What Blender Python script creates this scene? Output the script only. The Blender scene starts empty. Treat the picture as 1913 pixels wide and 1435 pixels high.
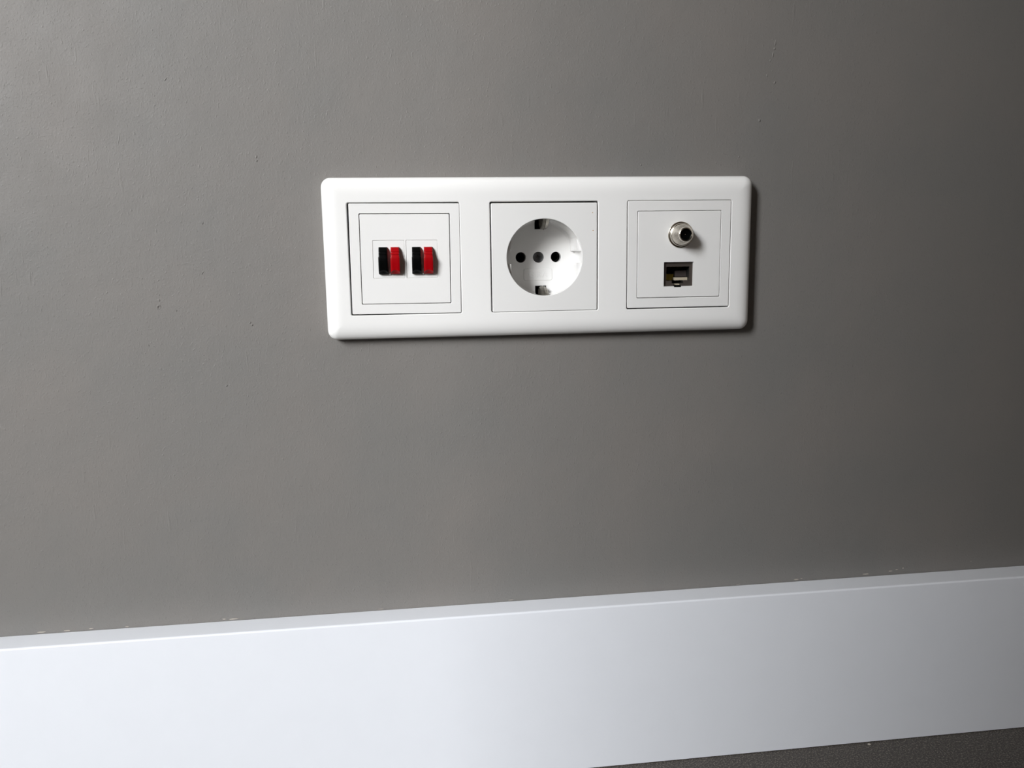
import bpy, bmesh, math, random
from mathutils import Vector, Matrix
random.seed(7)
SC = bpy.context.scene
COL = SC.collection
R = math.radians
MM = 0.001
ZS = 0.2862            # height of the socket row above the floor

# ------------------------------------------------------------------ camera
cam_d = bpy.data.cameras.new('camera')
cam = bpy.data.objects.new('camera', cam_d)
COL.objects.link(cam)
cam.location = (-0.067151, -0.429066, ZS + 0.004152)
cam.rotation_euler = (R(80.658), R(1.142), R(-6.836))
cam_d.sensor_fit = 'HORIZONTAL'
cam_d.sensor_width = 36.0
cam_d.lens = 1530.06 / 1913 * 36.0
cam_d.clip_start = 0.01
SC.camera = cam

# ------------------------------------------------------------------ light
SKY = 50.0
world = bpy.data.worlds.new('world')
SC.world = world
world.use_nodes = True
wn = world.node_tree
wn.nodes.clear()
w_out = wn.nodes.new('ShaderNodeOutputWorld')
w_bg = wn.nodes.new('ShaderNodeBackground')
w_tc = wn.nodes.new('ShaderNodeTexCoord')
w_sep = wn.nodes.new('ShaderNodeSeparateXYZ')
w_ramp = wn.nodes.new('ShaderNodeValToRGB')
w_map = wn.nodes.new('ShaderNodeMapRange')
w_map.inputs['From Min'].default_value = -1
wn.links.new(w_tc.outputs['Generated'], w_sep.inputs[0])
wn.links.new(w_sep.outputs['Z'], w_map.inputs['Value'])
wn.links.new(w_map.outputs[0], w_ramp.inputs[0])
wn.links.new(w_ramp.outputs[0], w_bg.inputs['Color'])
wn.links.new(w_bg.outputs[0], w_out.inputs[0])
cr = w_ramp.color_ramp
cr.elements[0].position = 0.0
cr.elements[0].color = (0.20, 0.19, 0.17, 1)
cr.elements[1].position = 1.0
cr.elements[1].color = (0.80, 0.90, 1.0, 1)
for p, c in ((0.46, (0.26, 0.25, 0.23, 1)), (0.52, (1.0, 0.965, 0.932, 1))):
    e = cr.elements.new(p)
    e.color = c
w_bg.inputs['Strength'].default_value = SKY

# the room: left wall with the window, the rest of the room to the right
XL, XR, YB, ZC = -2.20, 2.2, -4.2, 2.80
WIN = (-3.70, -1.70, 1.10, 2.60)      # y0, y1, z0, z1 of the window in the left wall
pl = bpy.data.lights.new('window_daylight', 'AREA')
pl.shape = 'RECTANGLE'
pl.size = WIN[1] - WIN[0]
pl.size_y = WIN[3] - WIN[2]
pl.cycles.is_portal = True
po = bpy.data.objects.new('window_daylight', pl)
COL.objects.link(po)
po.location = (XL - 0.10, (WIN[0] + WIN[1]) / 2, (WIN[2] + WIN[3]) / 2)
po.rotation_euler = (R(90), 0, R(-90))

vs = SC.view_settings
vs.view_transform = 'Standard'
vs.look = 'None'
vs.gamma = 1.0
vs.use_curve_mapping = False
vs.exposure = 0.0


# ------------------------------------------------------------------ materials
def lin(c):
    return tuple((v / 255 / 12.92) if v / 255 <= 0.04045 else ((v / 255 + 0.055) / 1.055) ** 2.4 for v in c) + (1,)


def mat(name, rgb, rough=0.5, metal=0.0, spec=0.5, coat=0.0):
    m = bpy.data.materials.new(name)
    m.use_nodes = True
    b = m.node_tree.nodes['Principled BSDF']
    b.inputs['Base Color'].default_value = lin(rgb)
    b.inputs['Roughness'].default_value = rough
    b.inputs['Metallic'].default_value = metal
    b.inputs['Specular IOR Level'].default_value = spec
    b.inputs['Coat Weight'].default_value = coat
    return m


def nodes(m):
    return m.node_tree.nodes, m.node_tree.links, m.node_tree.nodes['Principled BSDF']


def add_noise(m, scale, detail, c0, c1, lo=0.35, hi=0.65, bump=0.0, dist=0.0002, stretch=(1, 1, 1)):
    """colour variation and fine relief from one noise in object space (metres)"""
    N, L, b = nodes(m)
    tc = N.new('ShaderNodeTexCoord')
    mp = N.new('ShaderNodeMapping')
    mp.inputs['Scale'].default_value = stretch
    nz = N.new('ShaderNodeTexNoise')
    nz.inputs['Scale'].default_value = scale
    nz.inputs['Detail'].default_value = detail
    L.new(tc.outputs['Object'], mp.inputs[0])
    L.new(mp.outputs[0], nz.inputs['Vector'])
    rp = N.new('ShaderNodeValToRGB')
    rp.color_ramp.elements[0].position = lo
    rp.color_ramp.elements[0].color = lin(c0)
    rp.color_ramp.elements[1].position = hi
    rp.color_ramp.elements[1].color = lin(c1)
    L.new(nz.outputs['Fac'], rp.inputs[0])
    L.new(rp.outputs[0], b.inputs['Base Color'])
    if bump:
        bp = N.new('ShaderNodeBump')
        bp.inputs['Strength'].default_value = bump
        bp.inputs['Distance'].default_value = dist
        L.new(nz.outputs['Fac'], bp.inputs['Height'])
        L.new(bp.outputs[0], b.inputs['Normal'])
    return m


def wall_paint():
    m = mat('grey_wall_paint', (118, 114, 109), 0.42, spec=0.38)
    N, L, b = nodes(m)
    tc = N.new('ShaderNodeTexCoord')

    def noise(scale, detail, rough=0.5, stretch=None, rot=None):
        nz = N.new('ShaderNodeTexNoise')
        nz.inputs['Scale'].default_value = scale
        nz.inputs['Detail'].default_value = detail
        nz.inputs['Roughness'].default_value = rough
        if stretch:
            mp = N.new('ShaderNodeMapping')
            mp.inputs['Scale'].default_value = stretch
            if rot:
                mp.inputs['Rotation'].default_value = rot
            L.new(tc.outputs['Object'], mp.inputs[0])
            L.new(mp.outputs[0], nz.inputs['Vector'])
        else:
            L.new(tc.outputs['Object'], nz.inputs['Vector'])
        return nz.outputs['Fac']

    def math_(op, a, bb=None, clamp=False):
        n = N.new('ShaderNodeMath')
        n.operation = op
        n.use_clamp = clamp
        for i, v in enumerate((a, bb)):
            if v is None:
                continue
            if isinstance(v, (int, float)):
                n.inputs[i].default_value = v
            else:
                L.new(v, n.inputs[i])
        return n.outputs[0]

    def rng(v, a, b2, c=0, d=1):
        n = N.new('ShaderNodeMapRange')
        n.inputs['From Min'].default_value = a
        n.inputs['From Max'].default_value = b2
        n.inputs['To Min'].default_value = c
        n.inputs['To Max'].default_value = d
        L.new(v, n.inputs['Value'])
        return n.outputs[0]

    fine = noise(1000, 3, 0.6)                        # roller texture
    mid = noise(90, 3, 0.5)                           # soft unevenness
    nib = rng(noise(900, 2.5, 0.5, (1.0, 1.0, 0.75), (0, R(-14), 0)), 0.58, 0.80)       # sparse paint nibs
    brush = rng(noise(520, 2, 0.5, (1.0, 1.0, 0.10), (0, R(-14), 0)), 0.64, 0.80)   # short slanting strokes
    patch = rng(noise(16, 2), 0.50, 0.62)             # strokes gather in patches
    h = math_('MULTIPLY', fine, 0.42)
    h = math_('ADD', h, math_('MULTIPLY', mid, 0.9))
    h = math_('ADD', h, math_('MULTIPLY', nib, 0.46))
    h = math_('ADD', h, math_('MULTIPLY', math_('MULTIPLY', brush, patch), 0.5))
    bp = N.new('ShaderNodeBump')
    bp.inputs['Strength'].default_value = 1.0
    bp.inputs['Distance'].default_value = 0.00022
    L.new(h, bp.inputs['Height'])
    L.new(bp.outputs[0], b.inputs['Normal'])
    # faint uneven tint of the paint coat
    tint = N.new('ShaderNodeValToRGB')
    tint.color_ramp.elements[0].position = 0.35
    tint.color_ramp.elements[0].color = lin((115, 113, 110))
    tint.color_ramp.elements[1].position = 0.68
    tint.color_ramp.elements[1].color = lin((120, 116, 112))
    L.new(noise(14, 3), tint.inputs[0])
    L.new(tint.outputs[0], b.inputs['Base Color'])
    rr = rng(noise(40, 2), 0.3, 0.7, 0.50, 0.60)
    L.new(rr, b.inputs['Roughness'])
    return m


M_WALL = wall_paint()
M_BASE = add_noise(mat('baseboard_white_lacquer', (236, 238, 243), 0.38), 60, 2, (225, 227, 232), (226, 228, 233))
M_FLOOR = add_noise(mat('dark_floor', (64, 60, 57), 0.55), 1100, 5, (58, 53, 49), (138, 130, 120), 0.48, 0.76, 0.5, 0.0002)
M_BLOCKER = mat('blocker_brown', (104, 80, 60), 0.6)  # for the added light blocker; brown warms the light it bounces back
M_CEIL = mat('ceiling_paint', (205, 202, 196), 0.9)
M_ROOM = mat('side_wall_paint', (108, 104, 100), 0.8)
M_WHITE = add_noise(mat('white_gloss_plastic', (232, 231, 229), 0.11), 25, 1, (231, 230, 228), (233, 232, 230))
M_INSERT = add_noise(mat('white_satin_plastic', (227, 226, 224), 0.34), 25, 1, (226, 225, 223), (228, 227, 225))
M_BLACK = mat('black_plastic', (2, 3, 3), 0.4, spec=0.10)
M_RED = mat('red_plastic', (150, 0, 8), 0.36, spec=0.22)
M_NICKEL = add_noise(mat('nickel', (222, 215, 203), 0.22, 1.0), 900, 2, (214, 207, 195), (230, 224, 214))
M_STEEL = mat('zinc_steel', (132, 134, 136), 0.32, 1.0)
M_CLIP = add_noise(mat('spring_steel', (150, 146, 138), 0.38, 1.0), 500, 2, (138, 134, 126), (160, 156, 148))
M_SHIELD = mat('jack_shield_metal', (92, 84, 79), 0.5, 0.7)
M_GOLD = mat('gold_contact', (190, 150, 60), 0.35, 1.0)
M_DARK = mat('dark_plastic', (20, 19, 18), 0.5)
M_DARKGREY = mat('dark_grey_plastic', (58, 52, 50), 0.45)
M_OCHRE = mat('yellow_plastic', (190, 165, 40), 0.5)
M_IVORY = mat('ivory_plastic', (176, 166, 146), 0.5)  # latch ledge, and the lit part of the jack housing as colour
M_SPECK = mat('ochre_speck', (176, 140, 84), 0.8)
M_CHIP = mat('bare_plaster', (172, 164, 154), 0.9)
M_BOX = mat('wall_box_black', (10, 10, 10), 0.9)


# ------------------------------------------------------------------ mesh helpers (millimetres in, metres out)
class MB:
    def __init__(self):
        self.v, self.f, self.flat = [], [], []

    def ring(self, pts):
        i = len(self.v)
        self.v += [tuple(p) for p in pts]
        return list(range(i, i + len(pts)))

    def bridge(self, a, b, closed=True):
        n = len(a)
        for i in range(n if closed else n - 1):
            j = (i + 1) % n
            self.f.append((a[i], a[j], b[j], b[i]))

    def cap(self, a, flip=False):
        self.f.append(tuple(reversed(a)) if flip else tuple(a))

    def box(self, x0, x1, y0, y1, z0, z1):
        a = self.ring([(x0, y0, z0), (x1, y0, z0), (x1, y0, z1), (x0, y0, z1)])
        b = self.ring([(x0, y1, z0), (x1, y1, z0), (x1, y1, z1), (x0, y1, z1)])
        self.bridge(a, b)
        self.cap(a)
        self.cap(b, True)

    def fill(self, loops):
        """flat face bounded by loops of existing vertices (first outer, rest holes)"""
        bm = bmesh.new()
        ed, mp = [], {}
        for lp in loops:
            vv = []
            for i in lp:
                w = bm.verts.new(self.v[i])
                mp[w] = i
                vv.append(w)
            for k in range(len(vv)):
                ed.append(bm.edges.new((vv[k], vv[(k + 1) % len(vv)])))
        r = bmesh.ops.triangle_fill(bm, use_beauty=True, use_dissolve=False, edges=ed)
        for g in r['geom']:
            if isinstance(g, bmesh.types.BMFace):
                self.flat.append(len(self.f))
                self.f.append(tuple(mp[w] for w in g.verts))
        bm.free()

    def mesh(self, name, scale=MM):
        me = bpy.data.meshes.new(name)
        me.from_pydata([(x * scale, y * scale, z * scale) for x, y, z in self.v], [], self.f)
        bm = bmesh.new()
        bm.from_mesh(me)
        bmesh.ops.recalc_face_normals(bm, faces=bm.faces)
        bm.to_mesh(me)
        bm.free()
        return me

    def build(self, name, m, parent=None, sharp=35, smooth=True):
        o = link(name, self.mesh(name), m, parent, sharp, smooth)
        for i in self.flat:
            o.data.polygons[i].use_smooth = False
        return o


def link(name, me, m, parent=None, sharp=35, smooth=True):
    if m is not None:
        me.materials.clear()
        me.materials.append(m)
    if smooth:
        me.polygons.foreach_set('use_smooth', [True] * len(me.polygons))
        me.set_sharp_from_angle(angle=R(sharp))
    o = bpy.data.objects.new(name, me)
    COL.objects.link(o)
    o.parent = parent
    return o


def tag(o, label=None, cat=None, group=None, kind=None):
    for k, v in (('label', label), ('category', cat), ('group', group), ('kind', kind)):
        if v:
            o[k] = v
    return o


def thing(name, loc, roll, label, cat):
    o = bpy.data.objects.new(name, None)
    COL.objects.link(o)
    o.empty_display_size = 0.01
    o.location = loc
    o.rotation_euler = (0, R(roll), 0)
    return tag(o, label, cat)


def rrect(cx, cz, w, h, r, n=6):
    r = max(min(r, w / 2 - 1e-4, h / 2 - 1e-4), 1e-3)
    pts = []
    for k, (sx, sz) in enumerate(((1, 1), (-1, 1), (-1, -1), (1, -1))):
        for i in range(n + 1):
            a = math.pi / 2 * (k + i / n)
            pts.append((cx + sx * (w / 2 - r) + r * math.cos(a), cz + sz * (h / 2 - r) + r * math.sin(a)))
    return pts


def rect_loop(cx, cz, w, h, r, s=1, n=6):
    return lambda o: rrect(cx, cz, w - 2 * o * s, h - 2 * o * s, max(r - o * s, 0.02), n)


def circ_loop(cx, cz, r, s=1, n=64):
    return lambda o: [(cx + (r - o * s) * math.cos(2 * math.pi * i / n), cz + (r - o * s) * math.sin(2 * math.pi * i / n)) for i in range(n)]


def plate(loops, yf, bev, steps=3, mb=None):
    """loops: (offset function, back y). The front face lies at yf; edges are rounded by bev; walls run back."""
    mb = mb or MB()
    fronts = []
    for fn, yb in loops:
        prev = None
        for k in range(steps + 1):
            a = math.pi / 2 * k / steps
            o = bev * (1 - math.sin(a))
            y = yf + bev * (1 - math.cos(a))
            rg = mb.ring([(x, y, z) for x, z in fn(o)])
            if prev is None:
                fronts.append(rg)
            else:
                mb.bridge(prev, rg)
            prev = rg
        bk = mb.ring([(x, yb, z) for x, z in fn(0)])
        mb.bridge(prev, bk)
    mb.fill(fronts)
    return mb


def lathe(prof, cx, cz, y0, n=48, closed_end=True, mb=None, sgn=-1):
    """prof: (radius, height out of the wall); axis along -y from y0"""
    mb = mb or MB()
    prev = None
    for r, h in prof:
        rg = mb.ring([(cx + r * math.cos(2 * math.pi * i / n), y0 + sgn * h, cz + r * math.sin(2 * math.pi * i / n)) for i in range(n)])
        if prev:
            mb.bridge(prev, rg)
        prev = rg
    if closed_end:
        mb.cap(prev)
    return mb


def boolean(mb, cutters):
    """subtract closed cutters from a closed mesh (in mm), return a mesh in metres"""
    tmp = []
    o = bpy.data.objects.new('tmp', mb.mesh('tmp', 1.0))
    COL.objects.link(o)
    tmp.append(o)
    for c in cutters:
        k = bpy.data.objects.new('tmp', c.mesh('tmp', 1.0))
        COL.objects.link(k)
        tmp.append(k)
        md = o.modifiers.new('b', 'BOOLEAN')
        md.operation = 'DIFFERENCE'
        md.solver = 'EXACT'
        md.object = k
    bpy.context.view_layer.update()
    dg = bpy.context.evaluated_depsgraph_get()
    me = bpy.data.meshes.new_from_object(o.evaluated_get(dg))
    me.transform(Matrix.Scale(MM, 4))
    for t in tmp:
        d = t.data
        bpy.data.objects.remove(t)
        bpy.data.meshes.remove(d)
    return me


def box_obj(name, x0, x1, y0, y1, z0, z1, m, kind=None, parent=None):
    mb = MB()
    mb.box(x0 / MM, x1 / MM, y0 / MM, y1 / MM, z0 / MM, z1 / MM)
    o = mb.build(name, m, parent, smooth=False)
    if kind:
        o['kind'] = kind
    return o


# ------------------------------------------------------------------ the setting
FR = 9.33                       # front face of the frame above the wall, mm
ROLL = 0.333                    # the socket row hangs a touch off level
# rear wall with a recess for the wall boxes behind the frame
mb = MB()
xs = [XL / MM, -103, 103, XR / MM]
zs = [0, ZS / MM - 30, ZS / MM + 30, ZC / MM]
g = [[mb.ring([(x, 0, z)])[0] for x in xs] for z in zs]
for j in range(3):
    for i in range(3):
        if (i, j) != (1, 1):
            mb.f.append((g[j][i], g[j][i + 1], g[j + 1][i + 1], g[j + 1][i]))
hole = [g[1][1], g[1][2], g[2][2], g[2][1]]
inn = mb.ring([(mb.v[i][0], 70, mb.v[i][2]) for i in hole])
mb.bridge(hole, inn)
mb.cap(inn)
outer = [g[0][0], g[0][3], g[3][3], g[3][0]]
bk = mb.ring([(mb.v[i][0], 120, mb.v[i][2]) for i in outer])
mb.cap(bk)
for a, b in (((0, 0), (0, 3)), ((3, 0), (3, 3))):
    row = g[a[0]]
    mb.f.append(tuple(row) + ((bk[1], bk[0]) if a[0] == 0 else (bk[2], bk[3])))
for c, (p, q) in ((0, (0, 3)), (3, (1, 2))):
    mb.f.append(tuple(g[j][c] for j in range(4)) + (bk[q], bk[p]))
wall = mb.build('wall_back', M_WALL, smooth=False)
tag(wall, 'matt warm grey painted wall behind the sockets', kind='structure')

floor = box_obj('floor', XL - 0.12, XR + 0.12, YB - 0.12, 0.12, -0.06, 0, M_FLOOR, 'structure')
ceil_ = box_obj('ceiling', XL - 0.12, XR + 0.12, YB - 0.12, 0.12, ZC, ZC + 0.06, M_CEIL, 'structure')
box_obj('wall_right', XR, XR + 0.12, YB, 0.12, 0, ZC, M_ROOM, 'structure')
box_obj('wall_front', XL - 0.12, XR + 0.12, YB - 0.12, YB, 0, ZC, M_ROOM, 'structure')
mb = MB()
y0, y1, z0, z1 = (v / MM for v in WIN)
xa, xb = (XL - 0.12) / MM, XL / MM
mb.box(xa, xb, YB / MM, y0, 0, ZC / MM)
mb.box(xa, xb, y1, 120, 0, ZC / MM)
mb.box(xa, xb, y0, y1, 0, z0)
mb.box(xa, xb, y0, y1, z1, ZC / MM)
wl = mb.build('wall_left', M_ROOM, smooth=False)
wl['kind'] = 'structure'
mb = MB()
fx0, fx1, fw = xa + 20, xa + 80, 45
mb.box(fx0, fx1, y0, y0 + fw, z0, z1)
mb.box(fx0, fx1, y1 - fw, y1, z0, z1)
mb.box(fx0, fx1, y0 + fw, y1 - fw, z0, z0 + fw)
mb.box(fx0, fx1, y0 + fw, y1 - fw, z1 - fw, z1)
wd = mb.build('window_1', M_BASE, smooth=False)
tag(wd, 'white window frame in the side wall', kind='structure')

# unseen panel added behind the camera; it cuts the window light towards the right
BLOCKER = (-0.42, 0.46, -0.64, -0.60)
box_obj('light_blocker_1', BLOCKER[0], BLOCKER[1], BLOCKER[2], BLOCKER[3], 0.006, 2.03, M_BLOCKER, 'structure')

# baseboard: 96.5 mm high, 15.2 mm thick, eased front top edge
mb = MB()
T, HB = 15.23, 96.5
prof = [(-0.35, 0.4), (-T, 0.4)]
for k in range(7):
    a = math.pi / 2 * k / 6
    prof.append((-T + 1.1 * (1 - math.cos(a)), HB - 1.1 * (1 - math.sin(a))))
prof.append((-0.35, HB))
ra = mb.ring([(XL / MM + 0.5, y, z) for y, z in prof])
rb = mb.ring([(XR / MM - 0.5, y, z) for y, z in prof])
mb.bridge(ra, rb)
mb.cap(ra)
mb.cap(rb, True)
bb = mb.build('baseboard_back', M_BASE, sharp=30)
tag(bb, 'plain white lacquered baseboard below the grey wall', kind='structure')


# ------------------------------------------------------------------ three-gang frame
root = (0, 0, ZS)
mb = MB()
FW, FH = 222.8, 80.8
prof = [(0.25, 0.05), (0.0, 0.4), (0.0, 3.4)]
for k in range(1, 23):
    a = math.pi / 2 * k / 22
    prof.append((9.0 * (1 - max(math.cos(a), 0) ** 0.85), 3.4 + (FR - 3.4) * math.sin(a) ** 0.85))
prev = None
for o, h in prof:
    rg = mb.ring([(x, -h, z) for x, z in rrect(0, 0, FW - 2 * o, FH - 2 * o, max(4.9 - 0.75 * o, 0.25), 8)])
    if prev:
        mb.bridge(prev, rg)
    prev = rg
S = 55.7
fronts = [prev]
for gx in (-71, 0, 71):
    fn = rect_loop(gx, 0, S, S, 0.9, -1)
    pv = None
    for k in range(4):
        a = math.pi / 2 * k / 3
        rg = mb.ring([(x, -FR + 0.45 * (1 - math.cos(a)), z) for x, z in fn(0.45 * (1 - math.sin(a)))])
        if pv is None:
            fronts.append(rg)
        else:
            mb.bridge(pv, rg)
        pv = rg
    mb.bridge(pv, mb.ring([(x, -0.5, z) for x, z in fn(0)]))
mb.fill(fronts)
frame = mb.build('socket_frame', M_WHITE, sharp=40)
frame.location = root
frame.rotation_euler = (0, R(ROLL), 0)
tag(frame, 'glossy white three-gang frame with rounded edges surrounding all three inserts', 'wall frame')


def spot(gx, dx, dz):
    x, z = gx + dx, dz
    c, s = math.cos(R(ROLL)), math.sin(R(ROLL))
    return ((x * c + z * s) * MM, 0, ZS + (-x * s + z * c) * MM)


def adapter(parent, size, inner):
    p = plate([(rect_loop(0, 0, size, size, 0.6, 1), -2.0), (rect_loop(0, 0, inner, inner, 0.5, -1), -3.0)], -FR - 0.05, 0.22)
    return p.build('adapter_ring', M_INSERT, parent)


# ------------------------------------------------------------------ speaker terminals (left)
spk = thing('speaker_outlet', spot(-71, 0.3, -0.02), ROLL + 0.32,
            'white insert with two black and two red speaker terminal levers, left of the power socket', 'speaker outlet')
adapter(spk, 54.75, 45.0)
KEY = [(-8.35, -0.1), (8.2, -0.1)]
p = plate([(rect_loop(0, -0.05, 44.3, 44.3, 0.5, 1), -3.0)] + [(rect_loop(kx, kz, 15.62, 18.82, 0.3, -1), -FR + 0.5) for kx, kz in KEY], -FR - 0.1, 0.2)
p.build('centre_plate', M_INSERT, spk)


def lever():
    mb = MB()
    cols = []
    us = [-1, -0.94, -0.8, -0.5, -0.2, 0.0, 0.2, 0.5, 0.8, 0.94, 1]
    for u in us:
        e = 0.45 if abs(u) == 1 else (0.12 if abs(u) > 0.9 else 0.0)
        zc = -5.0 - 1.15 * u * u                         # arched lower edge of the thumb face
        pr = [(6.3, 0.0), (6.3, 0.9), (6.15, 1.5), (5.7, 1.95)]
        pr += [(4.0, 2.9), (3.8, 2.75), (3.5, 2.85), (3.3, 3.2), (2.7, 3.45), (2.5, 3.25), (2.2, 3.35), (2.0, 3.75), (1.5, 3.95)]
        pr += [(1.35, 4.5), (0.8, 4.6), (-1.5, 4.25), (zc, 3.55), (zc - 0.12, 3.35), (-6.6, 2.3), (-7.0, 1.9), (-7.0, 0.0)]
        ring = []
        for k, (z, h) in enumerate(pr):
            hw = (2.12 if z > 1.4 else 2.32) - (0.22 if k in (1, 2) else 0)
            ring.append((u * hw, -max(h - (e if h > 0.5 else 0), 0), z))
        cols.append(mb.ring(ring))
    for a, b in zip(cols, cols[1:]):
        mb.bridge(a, b)
    mb.cap(cols[0])
    mb.cap(cols[-1], True)
    return mb.mesh('lever')


LEV = lever()
for k, (kx, kz) in enumerate(KEY):
    p = plate([(rect_loop(kx, kz, 15.45, 18.65, 0.25, 1), -3.0)], -FR + 0.05, 0.15)
    p.box(kx - 8.2, kx + 8.2, -FR + 0.32, -3.2, kz - 9.8, kz + 9.8)
    blk = p.build('terminal_block', M_INSERT, spk)
    for cx, m, lb in ((kx - 2.85, M_BLACK, 'black plastic terminal lever'), (kx + 3.1, M_RED, 'bright red plastic terminal lever')):
        o = link('lever', LEV.copy(), m, blk, 40)
        o.location = (cx * MM, (-FR + 0.06) * MM, (kz - 0.2) * MM)
        o['label'] = lb
    mb = MB()
    rx = kx + 0.35
    pr = [(-0.2, 0), (-6.0, 1.3), (-7.2, 1.3), (-7.7, 0.8), (-7.7, 0)]
    a = mb.ring([(rx - 0.28, -FR + 0.06 - h, z) for z, h in pr])
    b = mb.ring([(rx + 0.28, -FR + 0.06 - h, z) for z, h in pr])
    mb.bridge(a, b)
    mb.cap(a)
    mb.cap(b, True)
    mb.build('divider_rib', M_INSERT, blk, smooth=False)

# ------------------------------------------------------------------ power socket (centre)
pw = thing('power_outlet', spot(0, 0.0, -0.32), ROLL,
           'white earthed power socket with a deep round well, in the middle of the frame', 'power socket')
WD = 20.0                       # depth of the well
RW = 19.55
p = plate([(rect_loop(0, 0, 54.55, 54.75, 0.6, 1), -2.0), (circ_loop(0, 0, RW, -1, 96), -FR + 0.75)], -FR - 0.05, 0.3)
p.build('cover_plate', M_INSERT, pw)
cup = MB()
n = 96
yb = -FR + WD
prof = [(RW, -FR + 0.7), (RW, yb - 1.6)]
for k in range(1, 6):
    a = math.pi / 2 * k / 5
    prof.append((RW - 1.6 * (1 - math.cos(a)), yb - 1.6 + 1.6 * math.sin(a)))
prof_out = [(24.0, yb + 4), (24.0, -FR + 0.7)]
rings = [cup.ring([(r * math.cos(2 * math.pi * i / n), y, r * math.sin(2 * math.pi * i / n)) for i in range(n)]) for r, y in prof + prof_out]
for a, b in zip(rings, rings[1:]):
    cup.bridge(a, b)
cup.bridge(rings[-1], rings[0])
cup.cap(rings[len(prof) - 1])
cup.cap(rings[len(prof)], True)


def cyl(cx, cz, r, y0, y1, n=32):
    mb = MB()
    a = mb.ring([(cx + r * math.cos(2 * math.pi * i / n), y0, cz + r * math.sin(2 * math.pi * i / n)) for i in range(n)])
    b = mb.ring([(cx + r * math.cos(2 * math.pi * i / n), y1, cz + r * math.sin(2 * math.pi * i / n)) for i in range(n)])
    mb.bridge(a, b)
    mb.cap(a)
    mb.cap(b, True)
    return mb


OX = -0.3
cuts = [cyl(OX - 9.5, 0, 2.8, yb - 3, yb + 8), cyl(OX + 9.5, 0, 2.8, yb - 3, yb + 8), cyl(OX, 0, 2.95, yb - 3, yb + 1.6)]
for z0, z1 in ((14.7, 22.5), (-22.5, -15.2)):
    c = MB()
    c.box(-2.2, 3.9, -5.0, yb + 8.0, z0, z1)
    cuts.append(c)
well = link('socket_well', boolean(cup, cuts), M_WHITE, pw, 35)
# guide rails: flat-sided keys on both sides of the well, split by the guide groove
CH = 17.1
for sx in (-1, 1):
    for sz in (-1, 1):
        mb = MB()
        za, zb_ = 3.1, math.sqrt(RW ** 2 - CH ** 2)
        arc = []
        for k in range(9):
            z = zb_ + (za - zb_) * k / 8
            arc.append((math.sqrt((RW + 0.05) ** 2 - z * z), z))
        pts = [(CH, za)] + [(CH, zb_)] + arc
        pts = [(sx * x, sz * z) for x, z in pts]
        a = mb.ring([(x - (0.15 * sx if k > 1 else -0.15 * sx) * 0, -FR + 2.2, z) for k, (x, z) in enumerate(pts)])
        b = mb.ring([(x, yb - 0.02, z) for x, z in pts])
        mb.bridge(a, b)
        mb.cap(a)
        mb.build('guide_rail', M_WHITE, well, smooth=False)
# earth clips: bent spring strips in the slots at top and bottom
for sz, x0, x1 in ((1, 0.4, 3.75), (-1, -0.4, 3.3)):
    mb = MB()
    path = [(yb + 2.5, 18.6), (yb + 0.5, 15.4), (yb - 2.0, 14.2), (yb - 5.0, 14.3), (yb - 9.0, 15.6), (yb - 12.5, 18.0), (yb - 14.0, 20.5)]
    if sz < 0:
        path = [(y, z + 0.9) for y, z in path]
    prev = None
    us = [-1, -0.9, -0.6, -0.25, 0, 0.25, 0.6, 0.9, 1]
    for (y, z) in path:
        row = []
        for u in us:
            bow = 0.9 * u * u + (0.35 if abs(u) == 0.25 else 0)
            row.append(((x0 + x1) / 2 + u * (x1 - x0) / 2, y, sz * (z + bow)))
        for u in reversed(us):
            row.append(((x0 + x1) / 2 + u * (x1 - x0) / 2, y, sz * (z + 1.4)))
        rg = mb.ring(row)
        if prev:
            mb.bridge(prev, rg)
        else:
            mb.cap(rg)
        prev = rg
    mb.cap(prev, True)
    tag(mb.build('earth_clip', M_CLIP, pw, 50), 'bent bare metal earth clip')
# live contacts deep in the two pin holes
for cx in (OX - 9.5, OX + 9.5):
    mb = MB()
    prev = None
    for r, y in ((2.5, yb + 6.0), (2.5, yb + 12), (2.15, yb + 12), (2.15, yb + 6.0)):
        rg = mb.ring([(cx + r * math.cos(2 * math.pi * i / 24), y, r * math.sin(2 * math.pi * i / 24)) for i in range(24)])
        if prev:
            mb.bridge(prev, rg)
        else:
            first = rg
        prev = rg
    mb.bridge(prev, first)
    mb.build('contact_sleeve', M_DARK, pw)
# centre screw with a cross recess
sc = lathe([(2.0, -1.2), (2.75, -0.9), (2.82, -0.5), (2.7, -0.25), (2.3, -0.1), (1.2, 0.0)], OX, 0, yb + 0.55, 40)
sc.cap([i for i in range(40)], True)
cc = []
for ang in (20, 110):
    b = MB()
    ca, sa = math.cos(R(ang)), math.sin(R(ang))
    q = [(-1.85, -0.42), (1.85, -0.42), (1.85, 0.42), (-1.85, 0.42)]
    a1 = b.ring([(OX + x * ca - z * sa, yb - 1.0, x * sa + z * ca) for x, z in q])
    a2 = b.ring([(OX + (x * ca - z * sa) * 0.5, yb + 1.45, (x * sa + z * ca) * 0.5) for x, z in q])
    b.bridge(a1, a2)
    b.cap(a1)
    b.cap(a2, True)
    cc.append(b)
tag(link('screw', boolean(sc, cc), M_STEEL, pw, 30), 'dull zinc cross-head screw in the well centre')
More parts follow.
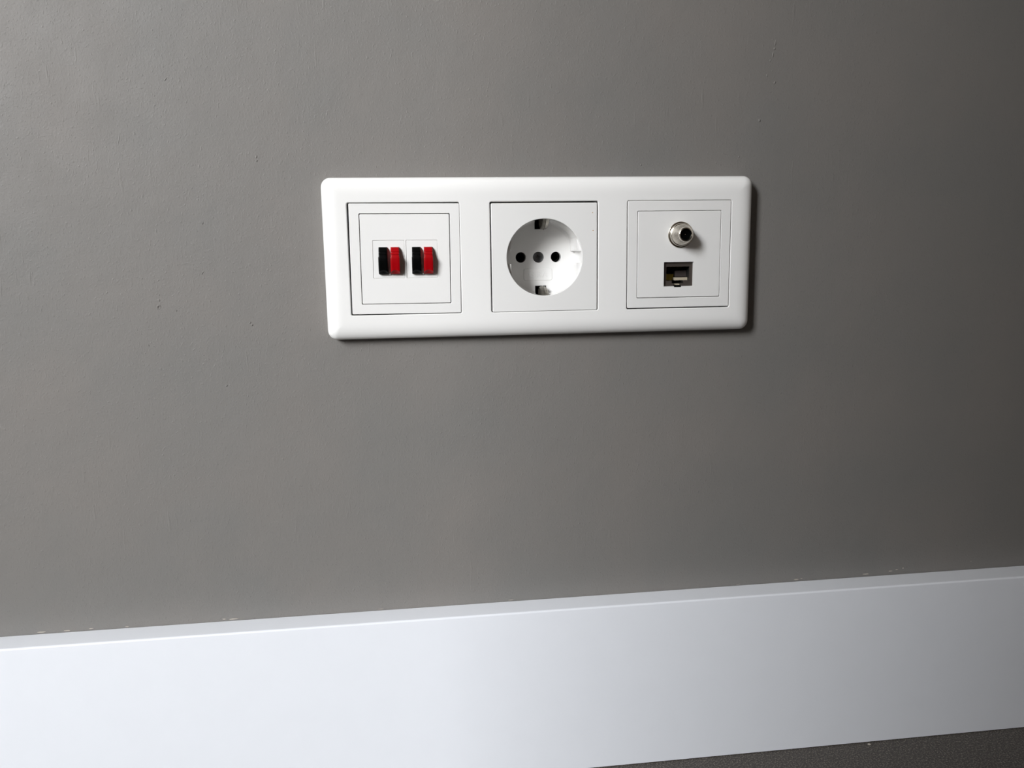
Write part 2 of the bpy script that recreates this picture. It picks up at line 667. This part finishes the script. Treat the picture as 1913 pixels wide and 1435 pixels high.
# moulded nameplate with raised letters
p = plate([(rect_loop(OX - 0.3, -9.2, 15.3, 6.2, 0.9, 1), yb + 0.01)], yb - 0.22, 0.12)
npl = p.build('nameplate', M_WHITE, well)
cu = bpy.data.curves.new('lettering', 'FONT')
cu.body = 'GIRA'
cu.align_x = 'CENTER'
cu.align_y = 'CENTER'
cu.size = 4.2 * MM
cu.extrude = 0.09 * MM
cu.bevel_depth = 0.05 * MM
cu.space_character = 1.12
to = bpy.data.objects.new('tmp_text', cu)
COL.objects.link(to)
bpy.context.view_layer.update()
tme = bpy.data.meshes.new_from_object(to.evaluated_get(bpy.context.evaluated_depsgraph_get()))
bpy.data.objects.remove(to)
tme.transform(Matrix.Translation(((OX - 0.3) * MM, (yb - 0.24) * MM, -9.2 * MM)) @ Matrix.Rotation(R(90), 4, 'X'))
# letters are a sibling part of the nameplate inside the well
link('lettering', tme, M_WHITE, well, smooth=False)
for cx, cz, r in ((24.95, 22.3, 0.24), (25.2, 13.3, 0.30)):
    mb = lathe([(r, -0.02), (r * 0.9, 0.03), (r * 0.4, 0.06)], cx, cz, -FR - 0.05, 10)
    mb.build('speck', M_SPECK, pw)

# ------------------------------------------------------------------ antenna and network outlet (right)
an = thing('antenna_network_outlet', spot(71, 0.0, 0.2), ROLL,
           'white insert with a threaded metal antenna connector above a square network port', 'antenna outlet')
adapter(an, 54.95, 44.85)
JX, JZ = -0.06, -10.2


def poly_loop(pts):
    return lambda o: pts


jt, jb, jl, jr = JZ + 6.32, JZ - 6.32, JX - 8.0, JX + 8.0
hole_pts = [(jr, jt), (jl, jt), (jl, jb), (JX - 2.4, jb), (JX - 2.4, jb - 0.5), (JX + 1.7, jb - 0.5), (JX + 1.7, jb), (jr, jb)]
p = plate([(rect_loop(0, 0.05, 44.35, 44.35, 0.5, 1), -3.0), (poly_loop(hole_pts), -3.0)], -FR - 0.1, 0.2)
p.build('centre_plate', M_INSERT, an)
# coaxial connector
CX, CZ = 0.55, 10.1
prof = [(6.75, -0.05), (6.75, 0.45), (6.6, 0.6), (5.95, 0.65), (5.95, 1.5), (5.75, 1.8), (5.3, 2.0)]
h = 2.05
while h < 8.0:
    for q in range(6):
        hh = h + 0.76 * q / 6
        prof.append((5.3 - 1.75 * max((hh - 2.0) / 7, 0) ** 1.8 - 0.09 + 0.09 * math.cos(2 * math.pi * q / 6), hh))
    h += 0.76
prof += [(3.62, 8.75), (3.42, 9.0), (3.0, 9.05), (2.88, 8.85), (2.84, 4.0)]
coax = lathe(prof, CX, CZ, -FR - 0.1, 56, closed_end=False).build('coaxial_connector', M_NICKEL, an, 45)
coax['label'] = 'shiny nickel threaded barrel with a black core'
ins = lathe([(2.86, 4.0), (2.86, 8.3), (2.7, 8.4), (2.3, 7.6), (0.75, 7.4), (0.55, 7.0), (0.5, 5.0)], CX, CZ, -FR - 0.1, 40)
ins.build('insulator', M_BLACK, coax)
lathe([(0.36, 4.3), (0.36, 7.2), (0.25, 7.45), (0.1, 7.5)], CX, CZ, -FR - 0.1, 16).build('centre_pin', M_NICKEL, coax)
# network jack: shield face with stepped opening, cavity, contacts
yj = -FR + 1.3
op = [(JX + 6.3, JZ + 3.85), (JX - 6.3, JZ + 3.85), (JX - 6.3, JZ - 3.45), (JX - 3.2, JZ - 3.45), (JX - 3.2, JZ - 4.8), (JX - 2.2, JZ - 4.8),
      (JX - 2.2, JZ - 6.1), (JX + 1.8, JZ - 6.1), (JX + 1.8, JZ - 4.8), (JX + 3.1, JZ - 4.8), (JX + 3.1, JZ - 3.45), (JX + 6.3, JZ - 3.45)]
p = plate([(rect_loop(JX, JZ, 15.9, 12.5, 0.3, 1), yj + 14), (poly_loop(op), yj + 1.0)], yj, 0.12)
jack = p.build('network_jack', M_SHIELD, an, smooth=False)
jack['label'] = 'dark metal network port with stepped opening'
mb = MB()
a = mb.ring([(x, yj + 1.0, z) for x, z in op])
b = mb.ring([(x, yj + 13.5, z) for x, z in op])
mb.bridge(a, b)
mb.cap(b)
mb.build('jack_cavity', M_DARK, jack, smooth=False)
for k in range(8):
    cx = JX + (k - 3.5) * 1.02
    mb = MB()
    pr = [(yj + 4.0, JZ + 3.7), (yj + 11.5, JZ + 0.9), (yj + 11.7, JZ + 0.9), (yj + 11.7, JZ + 1.2), (yj + 4.2, JZ + 3.85)]
    a = mb.ring([(cx - 0.26, y, z) for y, z in pr])
    b = mb.ring([(cx + 0.26, y, z) for y, z in pr])
    mb.bridge(a, b)
    mb.cap(a)
    mb.cap(b, True)
    mb.build('contact_pin', M_GOLD, jack, smooth=False)
mb = MB()
mb.box(JX - 4.2, JX - 0.2, yj + 7.0, yj + 12.5, JZ - 3.4, JZ - 0.2)
mb.build('yellow_block', M_OCHRE, jack, smooth=False)
mb = MB()
mb.box(JX - 0.6, JX + 6.2, yj + 3.0, yj + 9.0, JZ - 3.4, JZ - 1.9)
mb.build('lit_ledge', M_IVORY, jack, smooth=False)  # pale box puts the lit part of the dark housing into colour
mb = MB()
mb.box(JX - 2.1, JX + 1.7, yj + 2.0, yj + 6.0, JZ - 5.7, JZ - 5.2)
mb.build('latch_ledge', M_IVORY, jack, smooth=False)
mb = MB()
mb.box(JX + 0.2, JX + 6.2, yj + 5.0, yj + 10.0, JZ - 1.5, JZ + 1.6)
mb.build('shutter', M_DARKGREY, jack, smooth=False)

mb = MB()
mb.box(JX - 2.3, JX + 1.6, -FR + 0.7, yj + 4, jb - 0.45, jb + 0.25)
mb.build('notch_shade', M_BLACK, jack, smooth=False)  # black box added to darken the notch, standing in for a shaded gap


# ------------------------------------------------------------------ small marks on the wall
def nib(x, z, rx, rz, h, rot, ring=False):
    """low irregular lump of paint on the wall; ring: a burst blister with a pit in its middle"""
    mb = MB()
    n = 12
    jit = [random.uniform(0.8, 1.2) for _ in range(n)]
    prof = [(1.0, -0.05), (0.85, 0.45), (0.55, 0.95), (0.2, 1.0)] if not ring else [(1.0, -0.05), (0.8, 0.8), (0.6, 1.0), (0.4, 0.5), (0.2, 0.1)]
    c, s = math.cos(R(rot)), math.sin(R(rot))
    prev = None
    for r, hh in prof:
        rg = []
        for i in range(n):
            a = 2 * math.pi * i / n
            u, v = r * rx * jit[i] * math.cos(a), r * rz * jit[i] * math.sin(a)
            side = 1.0 if not ring else 0.55 + 0.45 * math.cos(a - 2.4)
            rg.append((x + u * c - v * s, -0.55 * h * hh * side, ZS / MM + z + u * s + v * c))
        rg = mb.ring(rg)
        if prev:
            mb.bridge(prev, rg)
        prev = rg
    mb.cap(prev)
    return mb.build('paint_nib', M_WALL, wall, 60)


nib(-194.3, -21.0, 1.3, 1.5, 0.75, 0, True)
for a in ((-193.8, -17.5, 0.35, 0.7, 0.3, -10), (-193.6, -14.8, 0.3, 0.4, 0.25, 0), (-141.9, 51.8, 0.45, 0.9, 0.4, -15), (-141.9, 49.9, 0.5, 0.6, 0.45, 0),
          (-150.6, -30.0, 0.5, 0.55, 0.45, 0), (-149.7, -31.2, 0.5, 0.6, 0.45, 0), (-164.5, -62.0, 0.6, 0.4, 0.4, 30), (-172.0, -4.5, 0.3, 1.0, 0.3, -25),
          (-170.0, 20.0, 0.35, 0.6, 0.3, -20), (-182.0, 88.0, 0.3, 1.2, 0.3, -35), (-201.0, -40.0, 0.4, 0.5, 0.35, 0), (-186.0, -22.8, 0.3, 0.6, 0.3, 0),
          (124.2, 107.2, 0.35, 1.5, 0.4, -6), (123.9, 104.3, 0.5, 0.7, 0.5, 10), (123.2, 101.5, 0.35, 1.6, 0.4, -6), (121.8, 98.6, 0.35, 0.7, 0.4, -15),
          (120.2, 91.0, 0.35, 0.7, 0.4, 10), (124.6, 87.5, 0.55, 0.9, 0.55, -20), (116.8, 68.4, 0.6, 0.9, 0.55, 10), (106.0, 50.0, 0.4, 0.5, 0.35, 0),
          (53.0, 46.3, 0.4, 0.5, 0.35, 0), (195.0, 66.0, 0.4, 0.5, 0.35, 0), (-206.0, 60.0, 0.3, 3.0, 0.12, -14)):
    nib(*a)

# pale chips of bare plaster along the joint with the baseboard
mb = MB()


def fleck(x, z, w, hgt):
    n = 7
    a = [(x + w * math.cos(2 * math.pi * i / n) * random.uniform(.6, 1.2), z + hgt * math.sin(2 * math.pi * i / n) * random.uniform(.6, 1.2)) for i in range(n)]
    r0 = mb.ring([(u, 0.0, v) for u, v in a])
    r1 = mb.ring([(x + (u - x) * .7, -0.14, z + (v - z) * .7) for u, v in a])
    mb.bridge(r0, r1)
    mb.cap(r1)


for x, z, w, hh in ((205, 98.8, 1.6, .35), (209, 99.4, .8, .3), (213, 100.2, .4, .6), (190, 98.0, 2.4, .3), (147, 97.6, 2.0, .3), (150, 98.1, .9, .25), (256, 101.5, .5, .3),
                    (-170, 97.3, 2.8, .3), (-175, 97.6, 1.2, .25), (-268, 97.4, 3.0, .3), (-255, 97.3, 2.2, .3), (-243, 97.5, 1.4, .25), (-225, 97.2, 1.2, .2),
                    (-92, 97.2, 1.6, .15), (-20, 97.2, 2.0, .15), (112, 97.2, 1.8, .15)):
    fleck(x, z, w, hh)
fl = mb.build('plaster_chips', M_CHIP, wall, smooth=False)
fl['kind'] = 'stuff'

# crumb of white plaster on the floor by the baseboard
mb = MB()
prev = None
for r, hh in ((0.9, 0.0), (1.25, 0.35), (1.0, 0.8), (0.4, 1.05)):
    rg = mb.ring([(r * 1.3 * math.cos(2 * math.pi * i / 9) * random.uniform(.8, 1.15), r * math.sin(2 * math.pi * i / 9) * random.uniform(.8, 1.15), hh) for i in range(9)])
    if prev:
        mb.bridge(prev, rg)
    else:
        mb.cap(rg, True)
    prev = rg
mb.cap(prev)
cb = mb.build('plaster_crumb', M_CHIP, smooth=False)
cb.scale = (0.65, 0.65, 0.65)
cb.location = (0.187, -0.0175, 0)
tag(cb, 'tiny white crumb lying on the dark floor against the baseboard', 'crumb')
